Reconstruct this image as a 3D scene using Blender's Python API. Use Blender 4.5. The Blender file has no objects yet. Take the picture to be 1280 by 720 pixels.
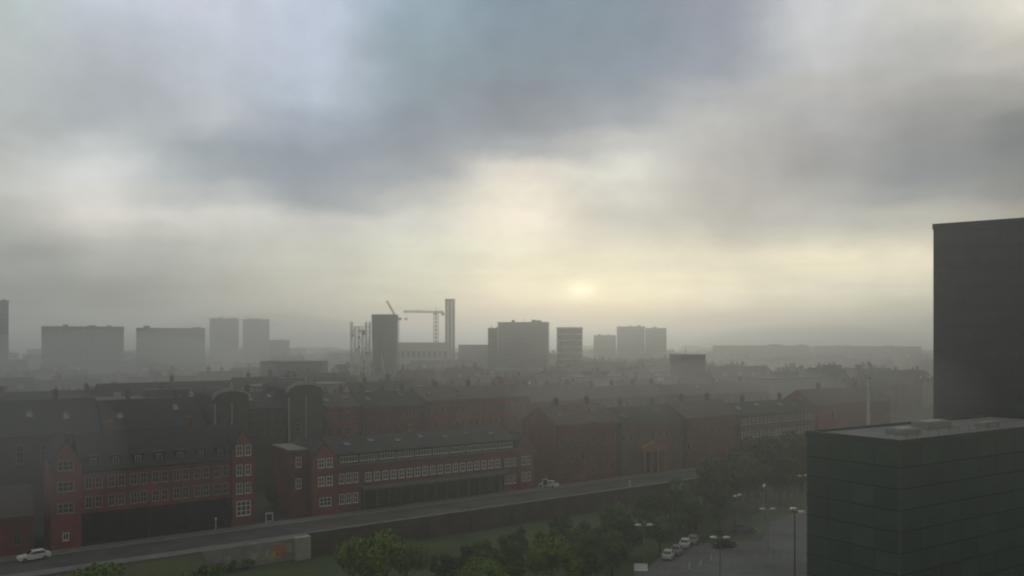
import bpy, math, random
from mathutils import Vector, Matrix
random.seed(7)
sc = bpy.context.scene
COL = sc.collection
R = math.radians
PI = math.pi

# ------------------------------------------------------------------ helpers
def link(o):
    COL.objects.link(o); return o

class MB:
    """collects shapes and links them as ONE mesh object"""
    def __init__(s): s.v = []; s.f = []
    def add(s, vs, fs):
        n = len(s.v); s.v += [tuple(v) for v in vs]; s.f += [tuple(i + n for i in f) for f in fs]; return s
    def box(s, x0, x1, y0, y1, z0, z1):
        return s.add([(x0,y0,z0),(x1,y0,z0),(x1,y1,z0),(x0,y1,z0),(x0,y0,z1),(x1,y0,z1),(x1,y1,z1),(x0,y1,z1)],
                     [(0,3,2,1),(4,5,6,7),(0,1,5,4),(1,2,6,5),(2,3,7,6),(3,0,4,7)])
    def taper(s, x0, x1, y0, y1, z0, z1, ix, iy):
        return s.add([(x0,y0,z0),(x1,y0,z0),(x1,y1,z0),(x0,y1,z0),(x0+ix,y0+iy,z1),(x1-ix,y0+iy,z1),(x1-ix,y1-iy,z1),(x0+ix,y1-iy,z1)],
                     [(0,3,2,1),(4,5,6,7),(0,1,5,4),(1,2,6,5),(2,3,7,6),(3,0,4,7)])
    def prism(s, pts, a0, a1, axis='y'):
        """polygon pts (p,q) extruded along axis; axis y: (x,z); axis x: (y,z); axis z: (x,y)"""
        def P(p, a):
            return (p[0], a, p[1]) if axis == 'y' else ((a, p[0], p[1]) if axis == 'x' else (p[0], p[1], a))
        n = len(pts)
        vs = [P(p, a0) for p in pts] + [P(p, a1) for p in pts]
        fs = [tuple(range(n)), tuple(range(2*n-1, n-1, -1))] + [(i, i+n, (i+1) % n + n, (i+1) % n) for i in range(n)]
        return s.add(vs, fs)
    def tube(s, a, b, r0, r1=None, n=8):
        r1 = r0 if r1 is None else r1
        a = Vector(a); b = Vector(b); d = (b - a).normalized()
        u = d.orthogonal().normalized(); w = d.cross(u)
        vs = [a + (u*math.cos(2*PI*i/n) + w*math.sin(2*PI*i/n))*r0 for i in range(n)] + \
             [b + (u*math.cos(2*PI*i/n) + w*math.sin(2*PI*i/n))*r1 for i in range(n)]
        fs = [(i, (i+1) % n, (i+1) % n + n, i+n) for i in range(n)] + [tuple(range(n-1, -1, -1)), tuple(range(n, 2*n))]
        return s.add(vs, fs)
    def mesh(s, name, mat):
        m = bpy.data.meshes.new(name); m.from_pydata(s.v, [], s.f); m.update()
        import bmesh
        b = bmesh.new(); b.from_mesh(m); bmesh.ops.recalc_face_normals(b, faces=b.faces); b.to_mesh(m); b.free()
        if mat: m.materials.append(mat)
        return m
    def build(s, name, mat, parent=None, loc=None, rz=0):
        o = bpy.data.objects.new(name, s.mesh(name, mat)); link(o)
        if parent: o.parent = parent
        if loc: o.location = loc
        o.rotation_euler.z = rz
        return o

def tag(o, label=None, cat=None, group=None, kind=None):
    if label: o['label'] = label
    if cat: o['category'] = cat
    if group: o['group'] = group
    if kind: o['kind'] = kind
    return o

def thing(name, label, cat, loc=(0,0,0), rz=0, group=None):
    o = bpy.data.objects.new(name, None); link(o)
    o.empty_display_size = 0.5
    o.location = loc; o.rotation_euler = (0, 0, rz)
    return tag(o, label, cat, group)

def inst(mesh, name, parent, loc=(0,0,0), rz=0, scale=None):
    o = bpy.data.objects.new(name, mesh); link(o)
    o.parent = parent; o.location = loc; o.rotation_euler.z = rz
    if scale: o.scale = scale
    return o

def copy_tree(o, parent=None):
    c = o.copy(); COL.objects.link(c)
    if parent: c.parent = parent
    for ch in list(o.children):
        copy_tree(ch, c)
    return c

# ------------------------------------------------------------------ materials
def lin(c): return tuple(((v/255)/12.92 if v/255 <= 0.04045 else ((v/255+0.055)/1.055)**2.4) for v in c)

def mat(name, col, rough=0.8, var=0.25, scale=0.4, col2=None, metallic=0.0, spec=0.4, stretch=(1,1,1), objvar=0.0, brick=False):
    m = bpy.data.materials.new(name); m.use_nodes = True
    nt = m.node_tree; b = nt.nodes['Principled BSDF']
    b.inputs['Roughness'].default_value = rough; b.inputs['Metallic'].default_value = metallic
    b.inputs['Specular IOR Level'].default_value = spec
    tc = nt.nodes.new('ShaderNodeTexCoord'); mp = nt.nodes.new('ShaderNodeMapping'); mp.inputs['Scale'].default_value = stretch
    nt.links.new(tc.outputs['Object'], mp.inputs['Vector'])
    nz = nt.nodes.new('ShaderNodeTexNoise'); nz.inputs['Scale'].default_value = scale; nz.inputs['Detail'].default_value = 6
    nz.inputs['Roughness'].default_value = 0.65
    nt.links.new(mp.outputs['Vector'], nz.inputs['Vector'])
    rp = nt.nodes.new('ShaderNodeValToRGB')
    c2 = col2 or tuple(c*(1-var) for c in col); c1 = col if col2 else tuple(min(1, c*(1+var)) for c in col)
    rp.color_ramp.elements[0].position = 0.32; rp.color_ramp.elements[1].position = 0.68
    rp.color_ramp.elements[0].color = (*c2, 1); rp.color_ramp.elements[1].color = (*c1, 1)
    nt.links.new(nz.outputs['Fac'], rp.inputs['Fac'])
    out = rp.outputs['Color']
    if brick:
        bt = nt.nodes.new('ShaderNodeTexBrick'); bt.inputs['Scale'].default_value = 2.2
        bt.inputs['Color1'].default_value = (0.85,0.85,0.85,1); bt.inputs['Color2'].default_value = (1.1,1.05,1,1); bt.inputs['Mortar'].default_value = (1.2,1.25,1.25,1)
        mp2 = nt.nodes.new('ShaderNodeMapping'); mp2.inputs['Rotation'].default_value = (R(90),0,0)
        nt.links.new(tc.outputs['Object'], mp2.inputs['Vector']); nt.links.new(mp2.outputs['Vector'], bt.inputs['Vector'])
        mx = nt.nodes.new('ShaderNodeMix'); mx.data_type = 'RGBA'; mx.blend_type = 'MULTIPLY'; mx.inputs['Factor'].default_value = 0.7
        nt.links.new(out, mx.inputs[6]); nt.links.new(bt.outputs['Color'], mx.inputs[7]); out = mx.outputs[2]
    if objvar:
        oi = nt.nodes.new('ShaderNodeObjectInfo')
        mr = nt.nodes.new('ShaderNodeMapRange'); mr.inputs['To Min'].default_value = 1-objvar; mr.inputs['To Max'].default_value = 1+objvar
        nt.links.new(oi.outputs['Random'], mr.inputs['Value'])
        hs = nt.nodes.new('ShaderNodeHueSaturation')
        nt.links.new(mr.outputs['Result'], hs.inputs['Value']); nt.links.new(out, hs.inputs['Color']); out = hs.outputs['Color']
    nt.links.new(out, b.inputs['Base Color'])
    return m

M = {}
M['brick']   = mat('red_brick', (0.215,0.064,0.056), 0.9, 0.4, 0.22, brick=True)
M['brick_dark'] = mat('dark_red_brick', (0.165,0.049,0.044), 0.9, 0.4, 0.2, brick=True)
M['brick_brown'] = mat('brown_brick', (0.17,0.105,0.075), 0.9, 0.3, 0.3, objvar=0.2)
M['brick_far'] = mat('weathered_brick', (0.15,0.080,0.062), 0.9, 0.3, 0.15, objvar=0.35)
M['plaster'] = mat('grey_plaster', (0.22,0.21,0.19), 0.9, 0.2, 0.2, objvar=0.4)
M['slate']   = mat('dark_slate', (0.027,0.028,0.025), 0.8, 0.4, 0.5, stretch=(1,1,4), objvar=0.25, spec=0.2)
M['tile']    = mat('roof_tile', (0.062,0.040,0.032), 0.85, 0.35, 0.5, objvar=0.35)
M['bitumen'] = mat('bitumen_roof', (0.07,0.07,0.068), 0.9, 0.4, 0.2, objvar=0.3)
M['white']   = mat('white_paint', (0.72,0.70,0.65), 0.6, 0.1, 2.0)
M['stone']   = mat('pale_stone', (0.42,0.40,0.35), 0.85, 0.2, 0.8)
M['concrete']= mat('concrete', (0.30,0.29,0.265), 0.9, 0.25, 0.4)
M['pane']    = mat('window_glass', (0.030,0.031,0.030), 0.12, 0.3, 1.5, spec=0.5, objvar=0.8)
M['dark']    = mat('recess_shade', (0.035,0.034,0.03), 0.9, 0.3, 0.6)  # dark base colour standing in for shade inside the recesses
M['asphalt'] = mat('asphalt', (0.066,0.066,0.060), 0.85, 0.45, 0.16)
M['paving']  = mat('grey_paving', (0.16,0.16,0.15), 0.85, 0.25, 0.5)
M['plaza']   = mat('plaza_paving', (0.105,0.11,0.10), 0.8, 0.4, 0.12)
M['kerb']    = mat('kerb_stone', (0.26,0.25,0.235), 0.9, 0.2, 1.0)
M['earth']   = mat('dark_earth', (0.040,0.040,0.028), 0.95, 0.4, 0.12, col2=(0.026,0.029,0.018))
M['grass']   = mat('rough_grass', (0.080,0.100,0.022), 0.95, 0.4, 0.3, col2=(0.055,0.058,0.028))
M['meadow']  = mat('dark_grass', (0.055,0.095,0.010), 0.95, 0.4, 0.15, col2=(0.028,0.040,0.014))
M['paint_dull'] = mat('dull_window_paint', (0.19,0.165,0.14), 0.7, 0.2, 1.0)
M['road_paint'] = mat('worn_road_paint', (0.16,0.16,0.145), 0.8, 0.4, 1.5)
M['canopy'] = mat('weathered_canopy', (0.085,0.090,0.072), 0.85, 0.3, 0.6)
M['greybrick'] = mat('sooty_grey_brick', (0.060,0.055,0.048), 0.9, 0.3, 0.2, objvar=0.2)
M['frame_soft'] = mat('weathered_window_paint', (0.33,0.30,0.27), 0.7, 0.2, 1.0)
M['coping'] = mat('weathered_coping', (0.17,0.155,0.13), 0.9, 0.3, 0.5)
M['wall_dark'] = mat('dark_brown_brick', (0.080,0.058,0.042), 0.95, 0.35, 0.35)  # dark brown brick with noise variation
M['green_metal'] = mat('dark_green_cladding', (0.040,0.058,0.050), 0.55, 0.25, 0.3)
M['glass_green'] = mat('green_glass', (0.036,0.080,0.062), 0.3, 0.2, 0.25, spec=0.4, objvar=0.22)
M['tower']   = mat('dark_tower_cladding', (0.024,0.040,0.056), 0.5, 0.2, 0.05)
M['tower_glass'] = mat('dark_tower_glass', (0.016,0.030,0.045), 0.18, 0.2, 0.05, spec=0.5, objvar=0.2)
M['bark']    = mat('bark', (0.06,0.045,0.035), 0.95, 0.3, 3)
M['leaf_a']  = mat('leaf_mid', (0.055,0.115,0.004), 0.8, 0.4, 0.6)
M['leaf_b']  = mat('leaf_fresh', (0.100,0.170,0.004), 0.8, 0.35, 0.6)
M['leaf_c']  = mat('leaf_deep', (0.032,0.072,0.005), 0.8, 0.4, 0.6)
M['steel']   = mat('grey_steel', (0.22,0.23,0.22), 0.5, 0.15, 2, metallic=0.3)
M['lamp']    = mat('pale_lamp_housing', (0.78,0.77,0.72), 0.4, 0.05, 2)
M['darkmetal'] = mat('dark_metal', (0.045,0.047,0.045), 0.5, 0.2, 2)
M['car_white'] = mat('white_car_paint', (0.75,0.75,0.73), 0.3, 0.04, 1.0)
M['car_grey'] = mat('silver_car_paint', (0.42,0.43,0.43), 0.3, 0.05, 1.0, metallic=0.3)
M['car_dark'] = mat('dark_car_paint', (0.05,0.055,0.06), 0.25, 0.05, 1.0)
M['rubber']  = mat('rubber', (0.02,0.02,0.02), 0.9, 0.2, 3)
M['red_lens'] = mat('red_lens', (0.35,0.02,0.02), 0.3, 0.1, 3)
M['orange']  = mat('orange_paint', (0.50,0.20,0.05), 0.8, 0.3, 1.5)
M['yellow']  = mat('yellow_paint', (0.50,0.38,0.08), 0.8, 0.3, 1.5)
M['orange_stone'] = mat('ochre_brick', (0.32,0.145,0.07), 0.9, 0.2, 0.6)
M['bluegrey'] = mat('blue_grey_cladding', (0.10,0.115,0.135), 0.6, 0.15, 0.03)
M['greencl'] = mat('green_grey_cladding', (0.085,0.105,0.09), 0.7, 0.15, 0.03)
M['greycl']  = mat('dark_grey_cladding', (0.075,0.075,0.072), 0.7, 0.2, 0.03)
M['ribbon']  = mat('ribbon_glass', (0.058,0.062,0.060), 0.25, 0.2, 0.2, spec=0.5)
M['palecl']  = mat('pale_cladding', (0.34,0.33,0.30), 0.7, 0.15, 0.1)

# ------------------------------------------------------------------ frame of the street
HC = 33.0                                   # camera height above the street
ANG = math.atan2(.567, .823)
E = Vector((math.cos(ANG), math.sin(ANG), 0)); N = Vector((math.sin(ANG), -math.cos(ANG), 0))   # along the street / towards the camera
O = Vector((-72, 125, 0))
LOW = -3.2                                  # the ground on the near side of the retaining wall
def sd(s, d, z=0): return O + E*s + N*d + Vector((0, 0, z))
def at(px, Y): return (px-640)/1000*Y       # bearing in the photograph -> X at distance Y
def zat(py, Y): return HC - (py-425)/1000*Y

# ------------------------------------------------------------------ ground
def lw(s, d):
    if d <= 14.45: return 0.0
    if s > 19: return LOW if d >= 14.5 else 0.0
    return LOW*min(1, (d-14.45)/6.5)
ss = [-7000,-3000,-900,-300,-120,-60,-30,-15,-5,5,12,18.9,19.1,30,45,60,90,130,200,320,900,3000,7000]
ds = [-7000,-3000,-1200,-500,-200,-90,-40,-15,-1,5,14.45,14.5,16,18,20.95,30,45,70,110,200,600,2000,7000]
g = MB(); idx = {}
for i, s in enumerate(ss):
    for j, d in enumerate(ds):
        idx[i,j] = len(g.v); g.v.append(tuple(sd(s, d, lw(s, d))))
for i in range(len(ss)-1):
    for j in range(len(ds)-1):
        g.f.append((idx[i,j], idx[i,j+1], idx[i+1,j+1], idx[i+1,j]))
tag(g.build('ground', M['earth']), kind='structure')

def strip(name, m, s0, s1, d0, d1, z, kind='structure'):
    b = MB(); b.add([sd(s0,d0,z), sd(s1,d0,z), sd(s1,d1,z), sd(s0,d1,z)], [(0,1,2,3)])
    return tag(b.build(name, m), kind=kind)
strip('road', M['asphalt'], -260, 420, 3.0, 11.6, 0.004)
def slab(name, m, s0, s1, d0, d1, z0, z1):
    b = MB(); b.box(s0, s1, -d1, -d0, z0, z1)
    return tag(b.build(name, m, None, O, ANG), kind='structure')
slab('pavement', M['paving'], -260, 420, 0.02, 2.8, 0.0, 0.13)
slab('pavement', M['paving'], -260, 420, 11.8, 14.1, 0.0, 0.13)
slab('kerb', M['kerb'], -260, 420, 2.8, 3.0, 0.0, 0.145)
slab('kerb', M['kerb'], -260, 420, 11.6, 11.8, 0.0, 0.145)
b = MB()
for k in range(60):
    s = -60 + k*5
    b.add([sd(s,7.2,0.008), sd(s+2,7.2,0.008), sd(s+2,7.35,0.008), sd(s,7.35,0.008)], [(0,1,2,3)])
tag(b.build('road_marking', M['road_paint']), kind='structure')
# grassy bank on the left
b = MB()
for k in range(40):
    s0 = -120 + k*3.475; s1 = s0 + 3.475
    dd = [14.3, 15.5, 17.5, 19.5, 20.95, 32, 44]
    for j in range(6):
        b.add([sd(s0,dd[j],lw(s0,dd[j])+.05), sd(s1,dd[j],lw(s0,dd[j])+.05), sd(s1,dd[j+1],lw(s0,dd[j+1])+.05), sd(s0,dd[j+1],lw(s0,dd[j+1])+.05)], [(0,1,2,3)])
tag(b.build('grass_bank', M['grass']), kind='structure')
strip('meadow', M['meadow'], 19.3, 230, 15.2, 75, LOW+.004)
# plaza right
b = MB(); zz = LOW + 0.006
b.add([(14,92,zz),(46,84,zz),(62,120,zz),(64,172,zz),(52,160,zz),(45,144,zz),(29,142,zz),(22,128,zz)], [(0,1,2,3,4,5,6,7)])
tag(b.build('plaza', M['plaza']), kind='structure')
b = MB()
for k in range(9):
    x, y = 24+k*2.6, 124+k*1.0
    b.add([(x,y,zz+.005),(x+.14,y-.05,zz+.005),(x+1.7,y+4.8,zz+.005),(x+1.56,y+4.85,zz+.005)], [(0,1,2,3)])
tag(b.build('parking_marking', M['road_paint']), kind='structure')

# ------------------------------------------------------------------ windows (shared meshes)
def win_meshes(w, h, cols, rows, fr=0.12, bar=0.09, paint='white'):
    f = MB(); x0, x1 = -w/2, w/2
    f.box(x0, x0+fr, -.09, 0, 0, h); f.box(x1-fr, x1, -.09, 0, 0, h)
    f.box(x0+fr, x1-fr, -.09, 0, 0, fr); f.box(x0+fr, x1-fr, -.09, 0, h-fr, h)
    f.box(x0-.06, x1+.06, -.16, -.0, -.08, -.002)
    for i in range(1, cols):
        x = x0 + w*i/cols; f.box(x-bar/2, x+bar/2, -.085, 0, fr, h-fr)
    for j in range(1, rows):
        z = h*j/rows; f.box(x0+fr, x1-fr, -.075, 0, z-bar/2, z+bar/2)
    p = MB(); p.box(x0+.03, x1-.03, -.045, -.012, .03, h-.03)
    return f.mesh('window', M[paint]), p.mesh('pane', M['pane'])
W = {'sash': win_meshes(1.05, 1.9, 2, 2), 'casement': win_meshes(1.25, 1.75, 2, 2, .16, .12), 'triple': win_meshes(2.3, 1.6, 3, 2), 'grid': win_meshes(2.5, 2.6, 3, 3, .14, .14),
     'small': win_meshes(0.9, 1.2, 2, 1), 'strip': win_meshes(3.6, 1.15, 6, 1, .12, .12), 'narrow': win_meshes(0.75, 1.7, 1, 2), 'tall': win_meshes(1.2, 3.4, 1, 3)}
for k_, a_ in (('sash_s',(1.05,1.9,2,2,.12,.09,'frame_soft')),('triple_s',(2.3,1.6,3,2,.13,.10,'frame_soft'))): W[k_] = win_meshes(*a_)
for k_, a_ in (('sash_d',(1.05,1.9,2,2,.10,.07)),('narrow_d',(.75,1.7,1,2,.10,.07)),('tall_d',(1.2,3.4,1,3,.10,.08))): W[k_] = win_meshes(*a_, paint='paint_dull')
def window(parent, kind, x, y, z, rz=0):
    f, p = W[kind]
    o = inst(f, 'window', parent, (x, y, z), rz); inst(p, 'pane', o)
    return o

# building frames: x along the street, y away from the camera (front face at y=0), z up
def gable_roof(parent, x0, x1, y0, y1, ze, zr, m, over=0.4, ridge='x'):
    b = MB()
    if ridge == 'x':
        ym = (y0+y1)/2
        b.prism([(y0-over, ze-.1), (y0-over, ze+.15), (ym, zr), (y1+over, ze+.15), (y1+over, ze-.1), (ym, zr-.3)], x0-over*.4, x1+over*.4, 'x')
    else:
        xm = (x0+x1)/2
        b.prism([(x0-over, ze-.1), (x0-over, ze+.15), (xm, zr), (x1+over, ze+.15), (x1+over, ze-.1), (xm, zr-.3)], y0-over*.4, y1+over*.4, 'y')
    return b.build('roof', m, parent)
def gable_body(parent, x0, x1, y0, y1, ze, zr, m, ridge='x', name='wall', z0=-.3):
    b = MB()
    if ridge == 'x':
        ym = (y0+y1)/2; b.prism([(y0, z0), (y1, z0), (y1, ze), (ym, zr-.35), (y0, ze)], x0, x1, 'x')
    else:
        xm = (x0+x1)/2; b.prism([(x0, z0), (x1, z0), (x1, ze), (xm, zr-.35), (x0, ze)], y0, y1, 'y')
    return b.build(name, m, parent)
def chimney(parent, x, y, z0, z1, w=0.9, m='brick_brown'):
    b = MB(); b.box(x-w/2, x+w/2, y-.45, y+.45, z0, z1); b.box(x-w/2-.1, x+w/2+.1, y-.55, y+.55, z1+.002, z1+.2)
    for k in (-.22, .22): b.tube((x+k*w, y, z1+.2), (x+k*w, y, z1+.65), .13, .1, 6)
    return b.build('chimney', M[m], parent)

# ---- brick building with two gabled end wings and dormers
b1 = thing('brick_building', 'red brick building with two gabled end wings and a dark open ground floor', 'building', sd(0,0), ANG)
L = 31.6
b = MB(); b.box(4.2, L-3.9, 3.0, 13, -.3, 5.2); b.box(4.2, L-3.9, .6, 13, 5.2, 11.9)
b.build('wall', M['brick'], b1)
b = MB(); b.box(4.22, L-3.92, 2.9, 2.98, 0.1, 5.1); b.build('ground_floor_shade', M['dark'], b1)  # dark sheet over the back wall, paints the shade of the open floor
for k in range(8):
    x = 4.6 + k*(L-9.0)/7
    c = MB(); c.box(x-.22, x+.22, .7, 1.15, 0, 5.2); c.build('pillar', M['dark'], b1)  # pillars take the painted shade colour so they sink into the recess
b = MB(); b.prism([(.2,11.7),(.2,12.0),(7,17.6),(13.8,12.0),(13.8,11.7),(7,17.2)], 3.9, L-3.6, 'x'); b.build('roof', M['slate'], b1)
b = MB(); b.box(4.2, L-3.9, .35, .598, 11.55, 11.85); b.build('gutter', M['coping'], b1)
for (x0, x1) in ((0, 4.2), (L-3.9, L)):
    gable_body(b1, x0, x1, 0, 13, 13.4, 17.2, M['brick'], 'y', 'gable_wing')
    gable_roof(b1, x0, x1, .35, 13, 13.4, 17.35, M['slate'], .12, 'y')
SM = win_meshes(.9,1.2,2,1,.12,.09,'frame_soft')[0]
for k in range(7):
    xc = 6.0 + k*3.33
    for dx in (-.72, .72):
        window(b1, 'sash_s', xc+dx, .6, 6.0); window(b1, 'sash_s', xc+dx, .6, 9.1)
    dm = MB(); dm.box(xc-.75, xc+.75, 1.2, 4.5, 12.4, 14.0); dm.box(xc-.9, xc+.9, 1.05, 4.6, 14.002, 14.15)
    d_ = dm.build('dormer', M['slate'], b1)
    o = inst(SM, 'window', d_, (xc, 1.198, 12.65))
for z in (13.0,): window(b1, 'triple_s', 2.0, 0, z-.6)
for z in (9.1, 5.7): window(b1, 'triple_s', 2.0, 0, z)
window(b1, 'small', 2.0, 0, 1.4)
gx = L-1.95
for z in (12.5, 9.0, 5.8):
    window(b1, 'sash', gx-.75, 0, z); window(b1, 'sash', gx+.75, 0, z)
window(b1, 'grid', gx, 0, 1.9)
for x in (9, 22): chimney(b1, x, 7, 16.5, 19.0)

# ---- long brick building with arcade, clerestory band and dark roof
b2 = thing('arcaded_building', 'long brick building with a canopy and a glazed clerestory band under its dark roof', 'building', sd(40.7,0), ANG)
L2 = 52.8
b = MB(); b.box(6.6, L2-4.6, 3.6, 15, -.3, 4.6); b.box(6.6, L2-4.6, .3, 15, 4.6, 8.9); b.box(6.6, 11.5, .3, 3.6, -.3, 4.6); b.box(L2-8.0, L2-4.6, .3, 3.6, -.3, 4.6)
b.build('wall', M['brick_dark'], b2)
b = MB(); b.box(11.52, L2-8.02, 3.5, 3.58, .1, 4.5); b.build('arcade_shade', M['dark'], b2)  # dark sheet at the back of the arcade, shade put in as colour
b = MB(); b.box(6.7, L2-4.7, .9, 14.4, 8.9, 11.0); b.build('clerestory_wall', M['slate'], b2)
b = MB(); b.prism([(-.1,4.42),(-1.9,4.22),(-1.9,4.05),(-.1,4.2)], 11.5, L2-8.0, 'x'); b.prism([(.28,4.7),(-1.95,4.4),(-1.95,4.24),(.28,4.45)], 11.4, L2-7.9, 'x')
b.build('canopy', M['canopy'], b2)
for k in range(13):
    x = 12.2 + k*(L2-21.0)/12
    c = MB(); c.box(x-.2, x+.2, .4, .8, 0, 4.5); c.build('pillar', M['canopy'], b2)
b = MB(); b.prism([(.4,10.9),(.4,11.2),(7.6,13.6),(14.9,11.2),(14.9,10.9),(7.6,13.3)], 6.4, L2-4.4, 'x'); b.build('roof', M['slate'], b2)
b = MB(); b.box(6.6, L2-4.6, .02, .9, 8.902, 9.1); b.build('gutter', M['coping'], b2)
gable_body(b2, 1.6, 6.6, 0, 15, 10.6, 13.6, M['brick'], 'y', 'gable_wing'); gable_roof(b2, 1.6, 6.6, .35, 15, 10.6, 13.8, M['slate'], .12, 'y')
b = MB(); b.box(-1.8, 1.6, 2.2, 12, -.3, 12.2); b.build('stair_tower', M['brick_dark'], b2)
b = MB(); b.box(-2.0, 1.58, 2.0, 12.2, 12.202, 12.5); b.build('tower_coping', M['coping'], b2)
gable_body(b2, L2-4.6, L2, 0, 15, 9.2, 12.2, M['brick'], 'y', 'gable_wing'); gable_roof(b2, L2-4.6, L2, .35, 15, 9.2, 12.4, M['slate'], .12, 'y')
for z in (9.0, 5.6): window(b2, 'casement', 3.3, 0, z); window(b2, 'casement', 4.9, 0, z)
window(b2, 'triple', 4.1, 0, 1.8)
for z in (9.2, 5.2): window(b2, 'sash', -.3, 2.2, z)
for x in (7.5, 8.9, 10.3):
    for z in (1.7, 5.6): window(b2, 'sash', x, .3, z)
for k in range(18):
    window(b2, 'casement', 13.0 + k*(L2-22.6)/17, .3, 5.5)
for x in (L2-7.4, L2-6.3, L2-5.2):
    for z in (1.7, 5.5): window(b2, 'narrow', x, .3, z)
for k in range(10):
    window(b2, 'strip', 9.2 + k*(L2-16.4)/9, .9, 9.5)
for x in (L2-3.0, L2-1.6):
    for z in (1.9, 5.5): window(b2, 'sash', x, 0, z)
for k in range(7):
    x = 10+k*5.6; q_ = MB(); y0_, y1_ = 3.4+(k % 2)*.9, 4.6+(k % 2)*.9; sl_ = 2.4/7.2
    q_.prism([(y0_, 11.25+sl_*(y0_-.4)), (y1_, 11.25+sl_*(y1_-.4)), (y1_, 11.4+sl_*(y1_-.4)), (y0_, 11.4+sl_*(y0_-.4))], x-.6, x+.6, 'x'); q_.build('skylight', M['ribbon'], b2)
for x in (14, 26, 38): chimney(b2, x, 7.6, 13.2, 14.9, .8)

# ---- the brick buildings farther along the street
def street_house(name, label, s0, s1, ze, zr, wall, roofm, wk, rows, bays, depth=13, d0=0, ridge='x', chims=2, recess=True):
    t = thing(name, label, 'building', sd(s0, d0), ANG)
    w = s1-s0-.15
    gable_body(t, 0, w, 0, depth, ze, zr, M[wall], ridge); gable_roof(t, 0, w, 0, depth, ze, zr, M[roofm], .35, ridge)
    for z in rows:
        for k in range(bays):
            window(t, wk, w*(k+.5)/bays, 0, z)
    if ridge == 'x':
        for k in range(max(2, int(w/8))):
            x = w*(k+.35+.3*((k*7) % 3)/2)/max(2, int(w/8)); f0 = .35+.2*((k*5) % 3)/2; sl_ = (zr-ze-.15)/(depth/2)
            q_ = MB(); y0_, y1_ = depth/2*f0, depth/2*f0+1.5
            q_.prism([(y0_, ze+.2+sl_*y0_), (y1_, ze+.2+sl_*y1_), (y1_-.06, ze+.38+sl_*y1_), (y0_-.06, ze+.38+sl_*y0_)], x-.5, x+.5, 'x'); q_.build('skylight', M['ribbon'], t)
        q_ = MB(); q_.box(0, w, -.62, -.42, ze-.12, ze+.06); q_.build('gutter', M['coping'], t)
        for x in (.4, w-.4):
            q_ = MB(); q_.tube((x,-.12,0),(x,-.12,ze-.15),.09,.09,6); q_.build('downpipe', M['darkmetal'], t)
    for k in range(chims): chimney(t, w*(k+.6)/max(1,chims), depth/2+.8, zr-1.2, zr+1.4)
    return t
street_house('corner_house', 'low reddish brick house at the end of the street left of the gabled brick building', -24, -2.2, 6.2, 9.8, 'brick_dark', 'tile', 'sash_d', (1.6,), 5, chims=1)
street_house('brick_house', 'plain red brick house beyond the gap where the white car waits', 99.5, 118.5, 13.6, 17.5, 'brick_dark', 'tile', 'sash_d', (1.8, 5.2, 8.6), 6)
t = street_house('portico_building', 'brown brick building with the ochre three-bay portico', 119, 141, 12.4, 16.2, 'brick_brown', 'slate', 'narrow_d', (8.6,), 9)
b = MB()
for x in (7.0, 9.3, 11.6, 13.9): b.box(x-.3, x+.3, -1.4, -.8, 0, 5.6)
b.box(6.5, 14.4, -1.5, -.002, 5.6, 6.6); b.prism([(6.3,6.602),(14.6,6.602),(10.45,8.0)], -1.55, -.004, 'y')
b.build('portico', M['orange_stone'], t)
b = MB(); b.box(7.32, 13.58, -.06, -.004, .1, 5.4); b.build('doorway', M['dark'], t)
street_house('brick_house', 'dark red brick house right of the ochre portico', 141.4, 162, 12.8, 16.6, 'brick_dark', 'tile', 'narrow_d', (4.6, 8.4), 9)
street_house('office_house', 'brown brick house with two dense rows of narrow pale windows above the trees', 162.4, 196, 12.6, 15.4, 'brick_brown', 'slate', 'narrow', (6.2, 9.9), 20)
street_house('brick_house', 'reddish house at the far end of the street beside the glass building', 196.5, 236, 13.6, 18.0, 'brick', 'tile', 'sash_d', (5.5, 9.4), 12)

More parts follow.
